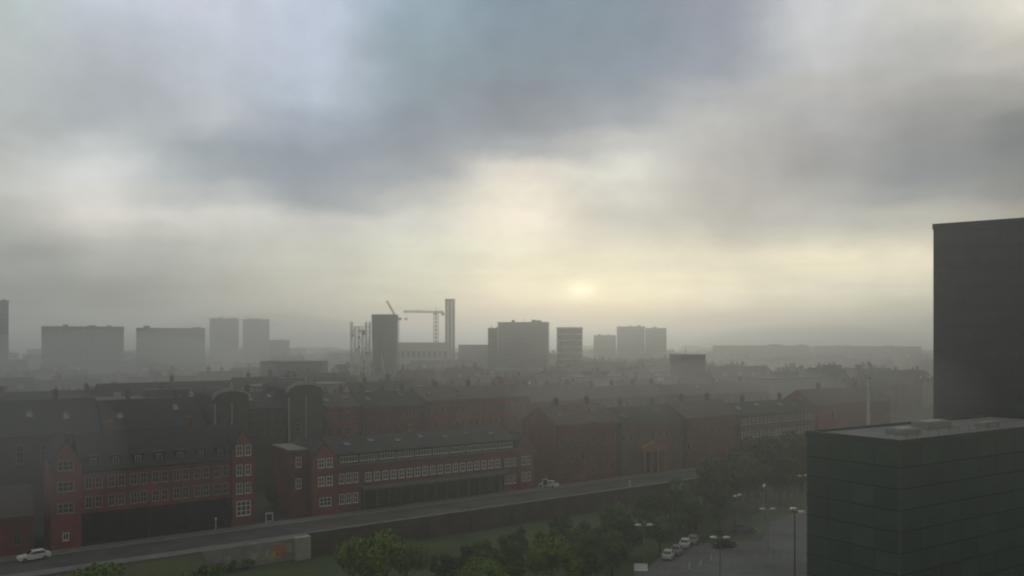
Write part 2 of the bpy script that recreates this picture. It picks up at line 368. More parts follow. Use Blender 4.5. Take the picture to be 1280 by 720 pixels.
# ---- second row, behind the street
street_house('warehouse', 'dark slate-roofed warehouse with white corner strips behind the left gable', -24, 11.5, 15.0, 21.0, 'greybrick', 'slate', 'tall_d', (9.5,), 9, 18, -34)
street_house('warehouse', 'dark broad warehouse behind the middle of the gabled brick building', 12, 31.5, 14.5, 20.4, 'greybrick', 'slate', 'narrow_d', (11.5,), 8, 18, -34)
def arch_house(label, s0, w, ze, zt, d0=-34, depth=18):
    t = thing('gabled_warehouse', label, 'building', sd(s0, d0), ANG, 'curved-gable warehouses')
    n = 12
    prof = [(0, -.3), (w, -.3), (w, ze)] + [(w/2 + w/2*math.cos(PI*k/n), ze + (zt-ze)*math.sin(PI*k/n)) for k in range(1, n)] + [(0, ze)]
    b = MB(); b.prism(prof, 0, depth, 'y'); b.build('wall', M['greybrick'], t)
    r = MB()
    for k in range(n):
        a0, a1 = PI*k/n, PI*(k+1)/n
        p = lambda a, g: (w/2 + (w/2+g)*math.cos(a), ze + (zt-ze+g)*math.sin(a))
        r.prism([p(a0,.02), p(a0,.3), p(a1,.3), p(a1,.02)], .5, depth, 'y')
    r.build('roof', M['slate'], t)
    c = MB()
    for k in range(n):
        a0, a1 = PI*k/n, PI*(k+1)/n
        p = lambda a, g: (w/2 + (w/2+g)*math.cos(a), ze + (zt-ze+g)*math.sin(a))
        c.prism([p(a0,-.15), p(a0,.45), p(a1,.45), p(a1,-.15)], -.12, .48, 'y')
    c.box(-.35, .0, -.12, .48, ze-.3, ze); c.box(w, w+.35, -.12, .48, ze-.3, ze)
    c.build('gable_coping', M['frame_soft'], t)
    for x in (.16, w*.5):
        q = MB(); q.box(x-.13, x+.13, -.1, -.003, 5, ze-1.2); q.build('pilaster', M['stone'], t)
    for z in (12.2, 15.6): window(t, 'sash_d', w*.27, 0, z)
    f = MB(); f.box(w/2-.2, w/2+.2, -.1, .4, zt+.455, zt+1.3); f.tube((w/2,.15,zt+1.302),(w/2,.15,zt+1.9),.22,.05); f.build('finial', M['stone'], t)
    return t
arch_house('curved-gable warehouse with pale copings, the left one of the pair behind the brick street front', 33.2, 7.4, 20.5, 22.0)
street_house('warehouse', 'flat-fronted dark warehouse between the two curved gables', 40.5, 49, 18.0, 21.0, 'greybrick', 'slate', 'narrow_d', (12, 15.5), 4, 18, -34)
arch_house('curved-gable warehouse with pale copings and pilasters rising over the gap in the street front', 49.4, 8.2, 21.3, 22.9)
street_house('red_terrace', 'narrow bright red brick house right of the curved gables', 58.2, 67, 17.2, 20.0, 'brick', 'tile', 'sash_d', (10.5, 13.8), 4, 14, -34, chims=2)
street_house('red_terrace', 'grey-red terrace behind the glazed clerestory', 67.4, 84, 17.0, 20.2, 'brick_dark', 'slate', 'narrow_d', (10.8, 13.9), 9, 14, -34, chims=3)
street_house('red_terrace', 'long deep red brick block behind the dark roof of the clerestory building', 84.4, 117, 17.6, 20.6, 'brick', 'tile', 'narrow_d', (10.8, 14.2), 16, 14, -34, chims=3)
street_house('red_terrace', 'brown-red terrace behind the plain red house', 117.4, 141, 15.8, 19.4, 'brick_dark', 'tile', 'narrow_d', (12.6,), 9, 14, -36, chims=3)
street_house('red_terrace', 'brown terrace with tall chimneys behind the portico', 141.5, 176, 15.6, 18.8, 'brick_brown', 'tile', 'narrow_d', (12.4,), 12, 14, -36, chims=4)
street_house('red_terrace', 'red-brown terrace left of the thin white chimney', 176.5, 222, 15.0, 18.4, 'brick', 'tile', 'narrow_d', (12.0,), 14, 14, -36, chims=3)

# ---- thin white chimney
Y = 140; t = thing('tall_chimney', 'thin white chimney standing above the roofs left of the dark tower', 'chimney', (at(1086,Y), Y, 0))
b = MB(); b.tube((0,0,LOW-.2), (0,0,zat(473,Y)), .34, .27, 12); b.build('shaft', M['white'], t)
b = MB(); b.tube((0,0,zat(473,Y)+.002), (0,0,zat(471.5,Y)), .36, .36, 12); b.build('rim', M['stone'], t)

# ------------------------------------------------------------------ glass building and dark tower on the right
gp = Vector((48.5, 100, LOW)); gl = Vector((40.7, 110.6, LOW)); gr_ang = math.atan2(12, 20)
gb = thing('glass_office', 'dark green glass office block with a flat roof in the right foreground', 'building', gp)
top = 20.5-LOW
le = (gl-gp); le.z = 0; lelen = le.length; le.normalize(); re = Vector((math.cos(gr_ang), math.sin(gr_ang), 0)); relen = 46
def q(a, c, z): v = le*a + re*c; return (v.x, v.y, z)
def gbox(mb, a0, a1, c0, c1, z0, z1):
    vs = [q(a0,c0,z0),q(a1,c0,z0),q(a1,c1,z0),q(a0,c1,z0),q(a0,c0,z1),q(a1,c0,z1),q(a1,c1,z1),q(a0,c1,z1)]
    return mb.add(vs, [(0,3,2,1),(4,5,6,7),(0,1,5,4),(1,2,6,5),(2,3,7,6),(3,0,4,7)])
b = MB(); gbox(b, .05, lelen-.05, .05, relen, 0, top-.5); b.build('body', M['green_metal'], gb)
b = MB(); gbox(b, .3, lelen-.3, .3, relen-.3, top-.5, top-.35); b.build('roof', M['paving'], gb)
b = MB(); gbox(b, -.12, lelen+.12, -.12, .28, top-.9, top); gbox(b, -.12, .28, .28, relen, top-.9, top); gbox(b, lelen-.28, lelen+.12, .28, relen, top-.9, top); b.build('parapet', M['green_metal'], gb)
rows_ = 8; rh = 2.7
for j in range(rows_):
    z1 = top-.95 - j*rh; z0 = z1-rh+.22
    if z0 < 0: z0 = 0.1
    nL = 4; nR = 7; wr = 4.4
    for k in range(nL):
        a0 = .12 + (lelen-.3)*k/nL; a1 = .12 + (lelen-.3)*(k+1)/nL - .07
        b = MB(); gbox(b, a0, a1, -.03, .046, z0, z1); b.build('window', M['glass_green'], gb)
    for k in range(nR):
        c0 = .12 + wr*k; c1 = c0 + wr - .07
        b = MB(); gbox(b, -.03, .046, c0, c1, z0, z1); b.build('window', M['glass_green'], gb)
    b = MB(); gbox(b, .05, lelen, .02, .048, z1-rh+.02, z1-rh+.20) if z1-rh > 0 else None
    if b.v:
        gbox(b, .02, .048, .12, relen, z1-rh+.02, z1-rh+.20); b.build('floor_band', M['rubber'], gb)
b = MB(); gbox(b, -.05, .10, -.05, .10, 0, top-.92); b.build('corner_post', M['greencl'], gb)
for (a0,a1,c0,c1,h) in ((4.5,7.0,8,12,.7),(7,9.5,18,24,.9),(4,5.5,27,31,.6)):
    b = MB(); gbox(b, a0,a1,c0,c1, top-.35, top-.35+h); gbox(b, a0+.3,a1-.3,c0+.4,c1-.4, top-.348+h, top-.2+h); b.build('roof_plant', M['palecl'], gb)
b = MB()
for k in range(14): gbox(b, 1.6, 1.66, 1.5+k*2.4, 1.56+k*2.4, top-.35, top+.7)
gbox(b, 1.6, 1.66, 1.5, 33, top+.7, top+.76); b.build('roof_railing', M['steel'], gb)

tw = thing('dark_tower', 'tall dark office tower rising behind the glass block at the right edge', 'building', (79, 150, LOW), math.atan2(-8, 12))
th = zat(280, 150)-LOW
b = MB(); b.box(0, 40, 0, 26, 0, th-1.0); b.build('body', M['tower'], tw)
b = MB(); b.box(-.15, 40.15, -.15, 26.15, th-1.0, th); b.build('parapet', M['tower'], tw)
for j in range(15):
    z = 4 + j*3.55
    b = MB(); b.box(.9, 39.4, -.06, -.003, z, z+2.2); f = b.build('window_band', M['tower_glass'], tw)
    m_ = MB()
    for k in range(22): m_.box(.9+k*1.75, 1.0+k*1.75, -.10, -.062, z, z+2.2)
    m_.build('mullion', M['tower'], f)

# ------------------------------------------------------------------ far landmarks
def block(name, label, px0, px1, py, Y, wall, depth=None, rz=None, bands=6, bandm='ribbon', rooftop=False, group=None, piers=0):
    """a large far building: body, parapet, ribbon windows as parts"""
    x0, x1 = at(px0, Y), at(px1, Y); z1 = zat(py, Y); w = x1-x0; dp = depth or w*.5
    face = -math.atan2((x0+x1)/2, Y)
    if rz is None: rz = face; w *= math.cos(face)
    t = thing(name, label, 'building', ((x0+x1)/2, Y, 0), rz, group)
    b = MB(); b.box(-w/2, w/2, 0, dp, -.5, z1-.9); b.build('wall', M[wall], t)
    b = MB(); b.box(-w/2-.2, w/2+.2, -.2, dp+.2, z1-.898, z1); b.build('parapet', M[wall], t)
    zs = max(6, z1*.3)
    for j in range(bands):
        z = zs + (z1-1.6-zs)*(j)/bands; h = (z1-1.6-zs)/bands*.5
        if piers:
            if j == 0:
                b = MB(); b.box(-w/piers*.32, w/piers*.32, -.2, -.02, 0, h); wm = b.mesh('window', M[bandm])
            for k in range(piers):
                inst(wm, 'window', t, (-w/2 + w*(k+.5)/piers, 0, z))
        else:
            b = MB(); b.box(-w/2+.8, w/2-.8, -.2, -.02, z, z+h); b.build('window_band', M[bandm], t)
    rk = random.Random(px0*7+py)
    b = MB()
    for k in range(0 if name in ('flat_block','green_block') else 3):
        xx = -w*.4+w*.8*rk.random(); b.box(xx, xx+w*(.04+.08*rk.random()), dp*.3, dp*.6, z1+.002+k*.001, z1+.8+rk.random()*.9)
    if b.v: b.build('roof_plant', M[wall], t)
    b = MB(); xx = -w*.3+w*.6*rk.random(); b.tube((xx,dp*.25,z1-.2),(xx,dp*.25,z1+3.2),.11,.06,5); b.build('mast', M['steel'], t)
    if rooftop:
        b = MB(); b.box(-w*.12, w*.2, dp*.3, dp*.6, z1+.002, z1+2.4); b.build('roof_plant', M[wall], t)
    return t
block('slab_block', 'pale grey tower block cut by the left edge of the view', -30, 11, 375, 620, 'bluegrey', 30, bands=12, piers=8)
block('office_block', 'wide dark green-grey block, the leftmost of the broad ones on the skyline', 53, 156, 408, 640, 'greencl', 25, bands=5, piers=14)
block('office_block', 'wide green-grey block just left of the twin square towers', 171, 257, 410, 600, 'greencl', 22, bands=5, piers=12)
block('square_tower', 'left one of the twin square blue-grey towers', 262, 298.5, 398, 900, 'bluegrey', 30, bands=8, piers=7, rooftop=False)
block('square_tower', 'right one of the twin square blue-grey towers', 303.5, 337, 399, 900, 'bluegrey', 28, bands=8, piers=6, rooftop=False)
block('low_block', 'low dark block right of the twin square towers', 337, 362, 425, 800, 'greycl', 25, bands=3, piers=6)
block('brick_office', 'broad dark block with a gently pitched top right of the slender striped tower', 622, 684, 402.5, 560, 'greycl', 24, R(-6), bands=8, piers=10)
block('annex_block', 'lower narrow block against the left flank of the broad dark block', 610, 622, 410, 520, 'greycl', 16, bands=5, piers=3, rooftop=False)
block('low_block', 'faint low wing left of the far twin-roofed block', 742, 770, 419, 900, 'greycl', 25, bands=3, piers=7)
block('far_block', 'faint broad block on the skyline right of the banded round-cornered block', 771, 806, 408, 900, 'greycl', 30, bands=6, piers=9)
block('far_block', 'faint green-grey block at the right end of the skyline group', 806.6, 833, 410, 920, 'greencl', 30, bands=6, piers=7, rooftop=False)
block('flat_block', 'long flat-roofed block with a pale roof edge behind the curved gables', 326, 402, 451.5, 430, 'greencl', 20, R(4), bands=2, bandm='ribbon', piers=14)
block('flat_block', 'long low flat block with a pale top strip below the crane', 494, 560, 428, 620, 'stone', 20, bands=2, piers=10)
block('flat_block', 'low flat building right of the slender striped tower', 573, 612, 431, 640, 'greycl', 20, bands=2, piers=8)
block('green_block', 'dark greenish flat-topped building among the roofs right of centre', 849, 882, 443, 330, 'green_metal', 16, R(3), bands=3, piers=5)
block('low_block', 'long faint low building at the right of the horizon', 890, 1010, 432, 900, 'greencl', 25, bands=2, piers=16)
block('low_block', 'long faint low building on the horizon left of the dark tower', 1016, 1150, 433, 950, 'greycl', 25, bands=2, piers=16)

# rounded block
Y = 560; t = thing('banded_block', 'banded block with rounded corners and pale floor stripes on the skyline', 'building', (at(713,Y), Y+9, 0))
zt = zat(409, Y); w = at(729,Y)-at(697,Y)
def rr(w, d, r, n=6, g=0):
    pts = []
    for (cx, cy, a0) in ((w/2-r, d/2-r, 0), (-w/2+r, d/2-r, PI/2), (-w/2+r, -d/2+r, PI), (w/2-r, -d/2+r, 3*PI/2)):
        for k in range(n+1):
            a = a0 + PI/2*k/n; pts.append((cx+(r+g)*math.cos(a), cy+(r+g)*math.sin(a)))
    return pts
b = MB(); b.prism(rr(w, 16, 5), -.5, zt, 'z'); b.build('wall', M['ribbon'], t)
for j in range(9):
    z = 6 + (zt-7)*j/8; b = MB(); b.prism(rr(w, 16, 5, g=.25), z, z+.9, 'z'); b.build('floor_stripe', M['palecl'], t)
# dark drum tower, slightly wider at the top
Y = 440; t = thing('drum_tower', 'dark cylindrical tower beside the white scaffold, wider at the top', 'tower', (at(478.5,Y), Y+7, 0))
r = (at(495.5,Y)-at(462,Y))/2; zt = zat(394, Y)
b = MB(); b.tube((0,0,-.5), (0,0,zt), r*.86, r, 28); b.build('wall', M['green_metal'], t)
b = MB(); b.tube((0,0,zt+.002), (0,0,zt+.5), r+.15, r+.15, 28); b.build('rim', M['darkmetal'], t)
for j in range(5):
    z = 12+j*6; b = MB(); b.tube((0,0,z), (0,0,z+.5), r*.86+(r*.14)*(z/zt)+.1, r*.86+(r*.14)*(z/zt)+.1, 28); b.build('ring', M['darkmetal'], t)
b = MB(); b.tube((r*.2,-r*1.1,zat(470,Y)-4), (r*-.1,-r*.9,zat(442,Y)), .5, .4, 6); b.build('brace', M['palecl'], t)
# scaffold
Y = 450; x0, x1 = at(438,Y), at(461,Y); zt = zat(402,Y)
t = thing('scaffold_tower', 'white lattice scaffold leaning against the dark cylindrical tower', 'scaffold', ((x0+x1)/2, Y, 0))
w = x1-x0; b = MB(); n = 6
for i in range(n):
    for yy in (0, 4):
        x = -w/2+w*i/(n-1); hh = zt-(0 if i in (0,4,5) else 2+i*.6)
        b.tube((x,yy,0),(x+.25,yy,hh),.30,.30,5)
b.build('upright', M['white'], t)
b = MB()
for j in range(13):
    z = 3+j*(zt-6)/12
    b.box(-w/2+.4, w/2, -.1, .1, z, z+.3); b.box(-w/2+.4, w/2, 3.9, 4.1, z, z+.3)
b.build('ledger', M['white'], t)
b = MB()
for j in range(6):
    z = 3+j*(zt-6)/6; i = j % 5; x = -w/2+w*i/5
    b.tube((x,-.1,z),(x+w/5,-.1,z+5),.2,.2,5); b.tube((x+w/5*.9,-.1,z+1),(x,-.1,z+6),.2,.2,5)
b.build('cross_brace', M['white'], t)
rr_ = random.Random(3)
for j in range(26):
    x = -w/2 + rr_.random()*w*.9+w*.08; z = 12+rr_.random()*(zt-16); b = MB(); b.box(x, x+.9, .3, .4, z, z+1.2); b.build('sheet', M['greencl'], t)

# cranes
def lattice(mb, a, b_, wd, n, rad=.12):
    a = Vector(a); b_ = Vector(b_); d = b_-a; u = d.normalized().orthogonal().normalized(); v = d.normalized().cross(u)
    cs = [u*wd/2+v*wd/2, -u*wd/2+v*wd/2, -u*wd/2-v*wd/2, u*wd/2-v*wd/2]
    for c in cs: mb.tube(a+c, b_+c, rad, rad, 4)
    for k in range(n):
        p0 = a+d*k/n; p1 = a+d*(k+1)/n
        for m_ in range(4): mb.tube(p0+cs[m_], p1+cs[(m_+1) % 4], rad*.7, rad*.7, 4)
Y = 760; X = at(545,Y); zj = zat(391,Y)
t = thing('tower_crane', 'tower crane with a long level jib pointing left over the low pale block', 'crane', (X, Y, 0))
b = MB(); lattice(b, (0,0,0), (0,0,zj), 3.2, 16, .34); b.build('mast', M['greycl'], t)
b = MB(); lattice(b, (3,0,zj+.8), (at(505,Y)-X,-4,zj+1.0), 1.4, 20, .24); b.build('jib', M['greycl'], t)
b = MB(); lattice(b, (0,0,zj+.8), (7,1,zj+.8), 1.4, 6, .24); b.box(5,8,-1,2,zj-2.4,zj+.2); b.build('counter_jib', M['greycl'], t)
b = MB(); b.tube((0,0,zj), (0,0,zj+5), .5, .2, 6); b.tube((0,0,zj+5),(-22,-3,zj+1.7),.14,.14,4); b.tube((0,0,zj+5),(6.5,1,zj+1.5),.14,.14,4); b.build('apex', M['greycl'], t)
b = MB(); b.box(-1.5,.4,-3,-1.62,zj-2.4,zj-.2); b.build('cab', M['greencl'], t)
b = MB(); b.tube((at(507,Y)-X+1,-3.8,zj-5),(at(507,Y)-X+1,-3.8,zj+.8),.12,.12,4); b.box(at(507,Y)-X-.2,at(507,Y)-X+2.2,-5,-2.6,zj-7,zj-5); b.build('hook', M['greycl'], t)
Y = 560; X = at(497,Y)
t = thing('luffing_crane', 'small luffing crane with its jib raised to the left behind the dark cylindrical tower', 'crane', (X, Y, 0))
b = MB(); lattice(b, (0,0,0), (0,0,zat(400,Y)), 1.6, 16, .16); b.build('mast', M['greycl'], t)
b = MB(); lattice(b, (0,0,zat(400,Y)), (at(484,Y)-X,-2,zat(376,Y)), .9, 14, .13); b.build('jib', M['greycl'], t)
b = MB(); b.box(-.8,2.6,-1,1,zat(400,Y),zat(397,Y)); b.build('cab', M['greycl'], t)
# slender striped tower
Y = 645; w = at(568,Y)-at(556.5,Y); zt = zat(373.5,Y)
t = thing('slender_tower', 'slender striped tower, the tallest thing on the skyline beside the crane', 'tower', (at(562.2,Y), Y, 0))
b = MB(); b.box(-w/2+.6, w/2-.6, .3, w-.3, 0, zt-2); b.build('core', M['white'], t)
for x in (-w/2, -.45, w/2-1.1):
    b = MB(); b.box(x, x+1.1 if x != -.45 else x+.9, -.2, w+.2, 0, zt-2); b.build('pier', M['greycl'], t)
b = MB(); b.box(-w/2-.1, w/2+.1, -.3, w+.3, zt-1.998, zt); b.build('cap', M['greycl'], t)

# ------------------------------------------------------------------ the roofs of the town
kinds = []
def town_mesh(w, dp, h, hr, flat, wall, roof, seed):
    """returns a list of (name, mesh) parts"""
    rn = random.Random(seed); parts = []
    b = MB()
    if flat:
        b.box(-w/2, w/2, -dp/2, dp/2, -.5, h); parts.append(('wall', b.mesh('wall', M[wall])))
        r_ = MB(); r_.box(-w/2-.2, w/2+.2, -dp/2-.2, dp/2+.2, h+.002, h+.5); r_.box(-w*.2, w*.1, -dp*.2, dp*.2, h+.502, h+2.3); parts.append(('roof', r_.mesh('roof', M[roof])))
    else:
        b.prism([(-dp/2,-.5),(dp/2,-.5),(dp/2,h),(0,h+hr-.35),(-dp/2,h)], -w/2, w/2, 'x'); parts.append(('wall', b.mesh('wall', M[wall])))
        r_ = MB(); r_.prism([(-dp/2-.3,h-.1),(-dp/2-.3,h+.15),(0,h+hr),(dp/2+.3,h+.15),(dp/2+.3,h-.1),(0,h+hr-.3)], -w/2-.15, w/2+.15, 'x'); parts.append(('roof', r_.mesh('roof', M[roof])))
    cm_ = M[rn.choice(['brick_brown','brick_far','stone'])]
    for k in range(rn.randint(1,3)):
        c = MB(); x = (rn.random()-.5)*w*.8; y = (rn.random()-.5)*dp*.3; z0 = h+(0 if flat else hr*.5)
        c.box(x-.5, x+.5, y-.4, y+.4, z0, h+hr+1.0+rn.random())
        c.tube((x,y,h+hr+.9),(x,y,h+hr+2.3),.16,.13,5)
        parts.append(('chimney', c.mesh('chimney', cm_)))
    if rn.random() < .55:
        dm_ = M[rn.choice(['stone','slate','white'])]
        for k in range(max(2,int(w/7))):
            d_ = MB(); x = -w/2+w*(k+.5)/max(2,int(w/7)); d_.box(x-.8,x+.8,-dp/2+.8,-dp/2+3.2,h+.6,h+2.0)
            parts.append(('dormer', d_.mesh('dormer', dm_)))
    return parts
specs = [
 ('terraced_house', 'hazy brick terraced house with a dark pitched roof in the old town', 'house', 'brick terraces of the old town', 16, 11, 11, 4.6, False, 'brick_far', 'slate'),
 ('tiled_house',    'hazy brick house with a brownish tiled roof in the old town', 'house', 'tiled houses of the old town', 13, 10, 11.5, 4.6, False, 'brick_far', 'tile'),
 ('plaster_house',  'hazy grey rendered house with a dark pitched roof in the old town', 'house', 'rendered houses of the old town', 18, 11, 11.6, 4.2, False, 'plaster', 'slate'),
 ('flat_roofed_house', 'hazy flat-roofed building among the pitched roofs of the old town', 'building', 'flat-roofed buildings of the old town', 24, 15, 14, 1.6, True, 'brick_brown', 'bitumen'),
 ('long_terrace',   'long hazy brick block with a dark pitched roof in the old town', 'building', 'long brick blocks of the old town', 34, 12, 12, 4.6, False, 'brick_far', 'slate'),
 ('pale_block',     'hazy pale flat-roofed block among the roofs of the old town', 'building', 'pale flat blocks of the old town', 30, 14, 14.5, 1.8, True, 'plaster', 'bitumen'),
]
_b = MB(); _b.box(-.5,.5,-.08,-.004,0,1.8); TW = _b.mesh('window', M['pane'])
protos = [town_mesh(*s[4:], seed=11+i) for i, s in enumerate(specs)]
far_specs = []
landmarks = [(at(px,y), y, r_) for (px, y, r_) in ((478,447,26),(450,450,22),(653,572,40),(713,569,26),(105,650,48),(214,610,44),(364,440,36),(527,630,36),(865,338,24),(590,645,28),(545,760,14),(616,528,14),(497,560,12),(1086,300,9),(562,645,16))]
placed = []
rn = random.Random(21)
def try_house(s, d, big):
    p = sd(s, d)
    if p.y < 150 or p.y > 1900: return
    if abs(p.x) > .70*p.y+12: return
    if p.x > .52*p.y and p.y > 140: return
    i = rn.choice([0,0,1,1,2,3,4,4,5])
    w = specs[i][4]; rad = w/2
    for (x, y, r_) in landmarks:
        if (p.x-x)**2+(p.y-y)**2 < (r_+rad*.6)**2: return
    sx = (1 + rn.random()*.35)*big; sz = .82+rn.random()*.42
    if p.y > 600: sz *= 1.05
    placed.append((p, i, sx, sz))
    name, lab, cat, grp = specs[i][:4]
    t = thing(name, lab, cat, p, ANG + rn.choice([0,0,0,PI,PI/2 if rn.random()<.5 else 0]) + (rn.random()-.5)*.12, grp)
    t.scale = (sx, big if big < 1.5 else 1.4, sz)
    for (pn, me) in protos[i]: inst(me, pn, t)
    if p.y < 330:
        _, _, _, _, w_, dp_, h_ = specs[i][:7]; nb = max(3, int(w_/3))
        for j in range(2):
            for k in range(nb): inst(TW, 'window', t, (-w_/2+w_*(k+.5)/nb, -dp_/2, h_-3.0-j*3.3))
d = -68.0
while d > -260:
    s = -150.0
    while s < 420:
        st = 20+rn.random()*16
        try_house(s, d+(rn.random()-.5)*7, 1.0)
        s += st
    d -= 26
while d > -1500:
    s = -900.0; k = 1 + (-260-d)/500
    while s < 1500:
        try_house(s, d+(rn.random()-.5)*20, min(2.4, 1.1*k))
        s += (34+rn.random()*34)*k*1.15
    d -= 44*k
print('TOWN', len(placed))

# ------------------------------------------------------------------ retaining wall
t = thing('retaining_wall', 'dark brick retaining wall holding up the street above the trees', 'wall', sd(36.2,14.5,LOW), ANG)
b = MB(); b.box(0, 190, 0, .045, 0, -LOW) if False else b.box(0, 190, -.3, .0, 0, -LOW); b.build('wall', M['wall_dark'], t)
b = MB(); b.box(0, 190, -.38, .30, -LOW+.002, -LOW+.75); b.build('parapet', M['wall_dark'], t)
b = MB(); b.box(-.02, 190.02, -.44, .36, -LOW+.752, -LOW+.88); b.build('coping', M['coping'], t)
for k in range(20):
    c = MB(); c.box(4+k*9.3-.35, 4+k*9.3+.35, -.62, -.302, 0, -LOW-.1); c.build('buttress', M['wall_dark'], t)
t = thing('graffiti_wall', 'pale concrete wall with orange and yellow graffiti beside the street', 'wall', sd(19,14.5,LOW), ANG)
b = MB(); b.box(0, 17, -.3, 0, 0, -LOW+.35); b.build('wall', M['concrete'], t)
b = MB(); b.box(14.6, 17.15, -1.2, -.302, 0, -LOW+.5); b.build('pier', M['stone'], t)
rr_ = random.Random(5)
def scrawl(m, x0, x1, z0, z1, n, wd):
    b = MB()
    for k in range(n):
        x = x0+(x1-x0)*(k+.5)/n; 
        pts = [(x+(rr_.random()-.5)*.8, z0+(z1-z0)*j/4+(rr_.random()-.5)*.2) for j in range(5)]
        for (p0, p1) in zip(pts, pts[1:]):
            b.box(min(p0[0],p1[0])-wd, max(p0[0],p1[0])+wd, -.322-.002*(k%3), -.304, min(p0[1],p1[1]), max(p0[1],p1[1]))
    return b.build('graffiti', m, t)
scrawl(M['orange'], 11.2, 13.2, .9, 2.8, 4, .12); scrawl(M['yellow'], 10.2, 12.4, .6, 1.9, 4, .1); scrawl(M['stone'], 7.6, 10.2, .8, 2.0, 5, .06); scrawl(M['stone'], 13.1, 14.2, 1.4, 3.0, 2, .07)
scrawl(M['stone'], 2.0, 4.6, .9, 2.1, 5, .06)

# ------------------------------------------------------------------ trees
def crown_mesh(seed, m, rx, rz, n=2600, lobes=11, leaf=.36):
    rn = random.Random(seed); b = MB()
    cl = []
    for k in range(lobes):
        a = rn.random()*2*PI; u = rn.uniform(-.75, .95); rad = math.sqrt(max(0, 1-u*u))*rn.uniform(.35,.75)
        cl.append((Vector((math.cos(a)*rad*rx, math.sin(a)*rad*rx, u*rz*.72)), rx*rn.uniform(.26,.46)))
    vs = []; fs = []
    for k in range(n):
        c, r_ = rn.choice(cl)
        d_ = Vector((rn.gauss(0,1), rn.gauss(0,1), rn.gauss(0,1))).normalized()
        p = c + d_*r_*rn.uniform(.6,1.12)
        nn = (d_ + Vector((rn.gauss(0,.6), rn.gauss(0,.6), rn.gauss(0,.6)))).normalized()
        u = nn.orthogonal().normalized(); v = nn.cross(u); a = rn.random()*PI
        u, v = u*math.cos(a)+v*math.sin(a), v*math.cos(a)-u*math.sin(a)
        s_ = leaf*rn.uniform(.5,1.2); i = len(vs)
        vs += [tuple(p-u*s_), tuple(p+v*s_*.6), tuple(p+u*s_), tuple(p-v*s_*.6)]; fs.append((i,i+1,i+2,i+3))
    me = bpy.data.meshes.new('crown'); me.from_pydata(vs, [], fs); me.update(); me.materials.append(m)
    return me
def trunk_mesh(seed, h, rx, r0=.28):
    rn = random.Random(seed); b = MB()
    b.tube((0,0,-.2), (0.1,0.05,h*.55), r0, r0*.6, 8); b.tube((.1,.05,h*.55), (0,0,h*.95), r0*.6, r0*.15, 7)
    for k in range(6):
        a = k*PI/3+rn.random(); z = h*(.35+.07*k)
        b.tube((.05,.03,z), (math.cos(a)*rx*.65, math.sin(a)*rx*.65, z+h*.25), r0*.35, r0*.08, 5)
    return b.mesh('trunk', M['bark'])
TP = []
for i, (lm, rx, rz, h) in enumerate([('leaf_a',3.4,3.8,6.0),('leaf_b',4.2,3.6,6.4),('leaf_c',3.2,4.2,6.6),('leaf_a',4.0,3.4,5.6),('leaf_c',3.6,3.2,5.4)]):
    TP.append((crown_mesh(50+i, M[lm], rx, rz), trunk_mesh(80+i, h, rx), h, h+rz))
def tree(px, Y, topz, k, label, base=LOW, group=None, name='tree', wide=1.0):
    cm, tm, h, full = TP[k]
    t = thing(name, label, 'tree', (at(px,Y), Y, base), rn.random()*6.28, group)
    s = (topz-base)/full; t.scale = (s*wide, s*wide, s)
    inst(tm, 'trunk', t); inst(cm, 'crown', t, (0,0,h))
    return t
tree(462, 106, 7.4, 1, 'broad bright green tree in front of the long wall at the bottom of the view', wide=1.15)
tree(508, 112, 4.6, 1, 'smaller fresh green tree tucked behind the broad bright one')
tree(690, 108, 6.6, 1, 'fresh green tree at the bottom centre, left of the twin lamp')
tree(640, 112, 5.0, 0, 'mid green tree left of the fresh green one at the bottom centre')
tree(600, 104, 4.4, 1, 'low fresh green tree at the bottom centre beside the dark low trees', wide=1.2)
tree(735, 113, 5.8, 0, 'mid green tree just left of the twin lamp', wide=.9)
tree(125, 96, 6.3, 1, 'fresh green tree at the bottom left below the dark ground floor', wide=1.1)
tree(262, 98, 5.4, 0, 'mid green tree below the graffiti wall', wide=1.0)
tree(225, 97, 4.6, 1, 'low fresh green tree left of the one below the graffiti wall')
tree(587, 117, 3.2, 2, 'dark low tree in front of the dark brick wall')
tree(545, 121, 0.6, 2, 'dark shrubby tree close under the dark brick wall')
tline = [(655,134,1.2,2),(700,139,2.2,0),(735,133,2.4,2),(770,141,3.6,0),(800,150,4.2,2),(825,136,2.4,0),(838,158,5.4,2),(862,146,3.4,0),(880,168,6.6,2),(905,160,5.4,4),(925,176,8.0,2),(946,184,9.6,4),(968,190,9.6,2),(985,178,6.5,0),(990,200,9.0,4),(1003,190,8.0,2)]
tline += [(612,128,.6,2),(640,126,1.6,4),(675,128,1.8,2),(715,128,2.4,0),(752,128,3.0,2),(765,121,3.4,0),(782,132,3.6,4),(815,147,4.6,2),(850,152,5.0,0),(870,153,4.6,2),(893,172,7.2,0),(915,166,6.4,2),(935,170,7.4,0),(957,178,9.4,2),(976,176,7.6,2),(918,152,3.6,4),(900,150,3.8,2),(600,121,2.0,0),(560,113,2.2,2)]
for (px, Y, zt_, k) in tline:
    tree(px, Y, zt_+.6, k, ['mid green tree in the belt of trees under the street','', 'dark green tree in the belt of trees under the street','','deep green spreading tree in the belt of trees under the street'][k],
         group=['mid green trees of the belt','','dark green trees of the belt','','spreading trees of the belt'][k], wide=1.25)
t_ = tree(341, 156, 4.4, 4, 'dull green tree standing in the gap between the two brick buildings', base=0, wide=.8)
tree(352, 172, 5.6, 2, 'darker tree deeper in the gap between the two brick buildings', base=0, wide=.8)
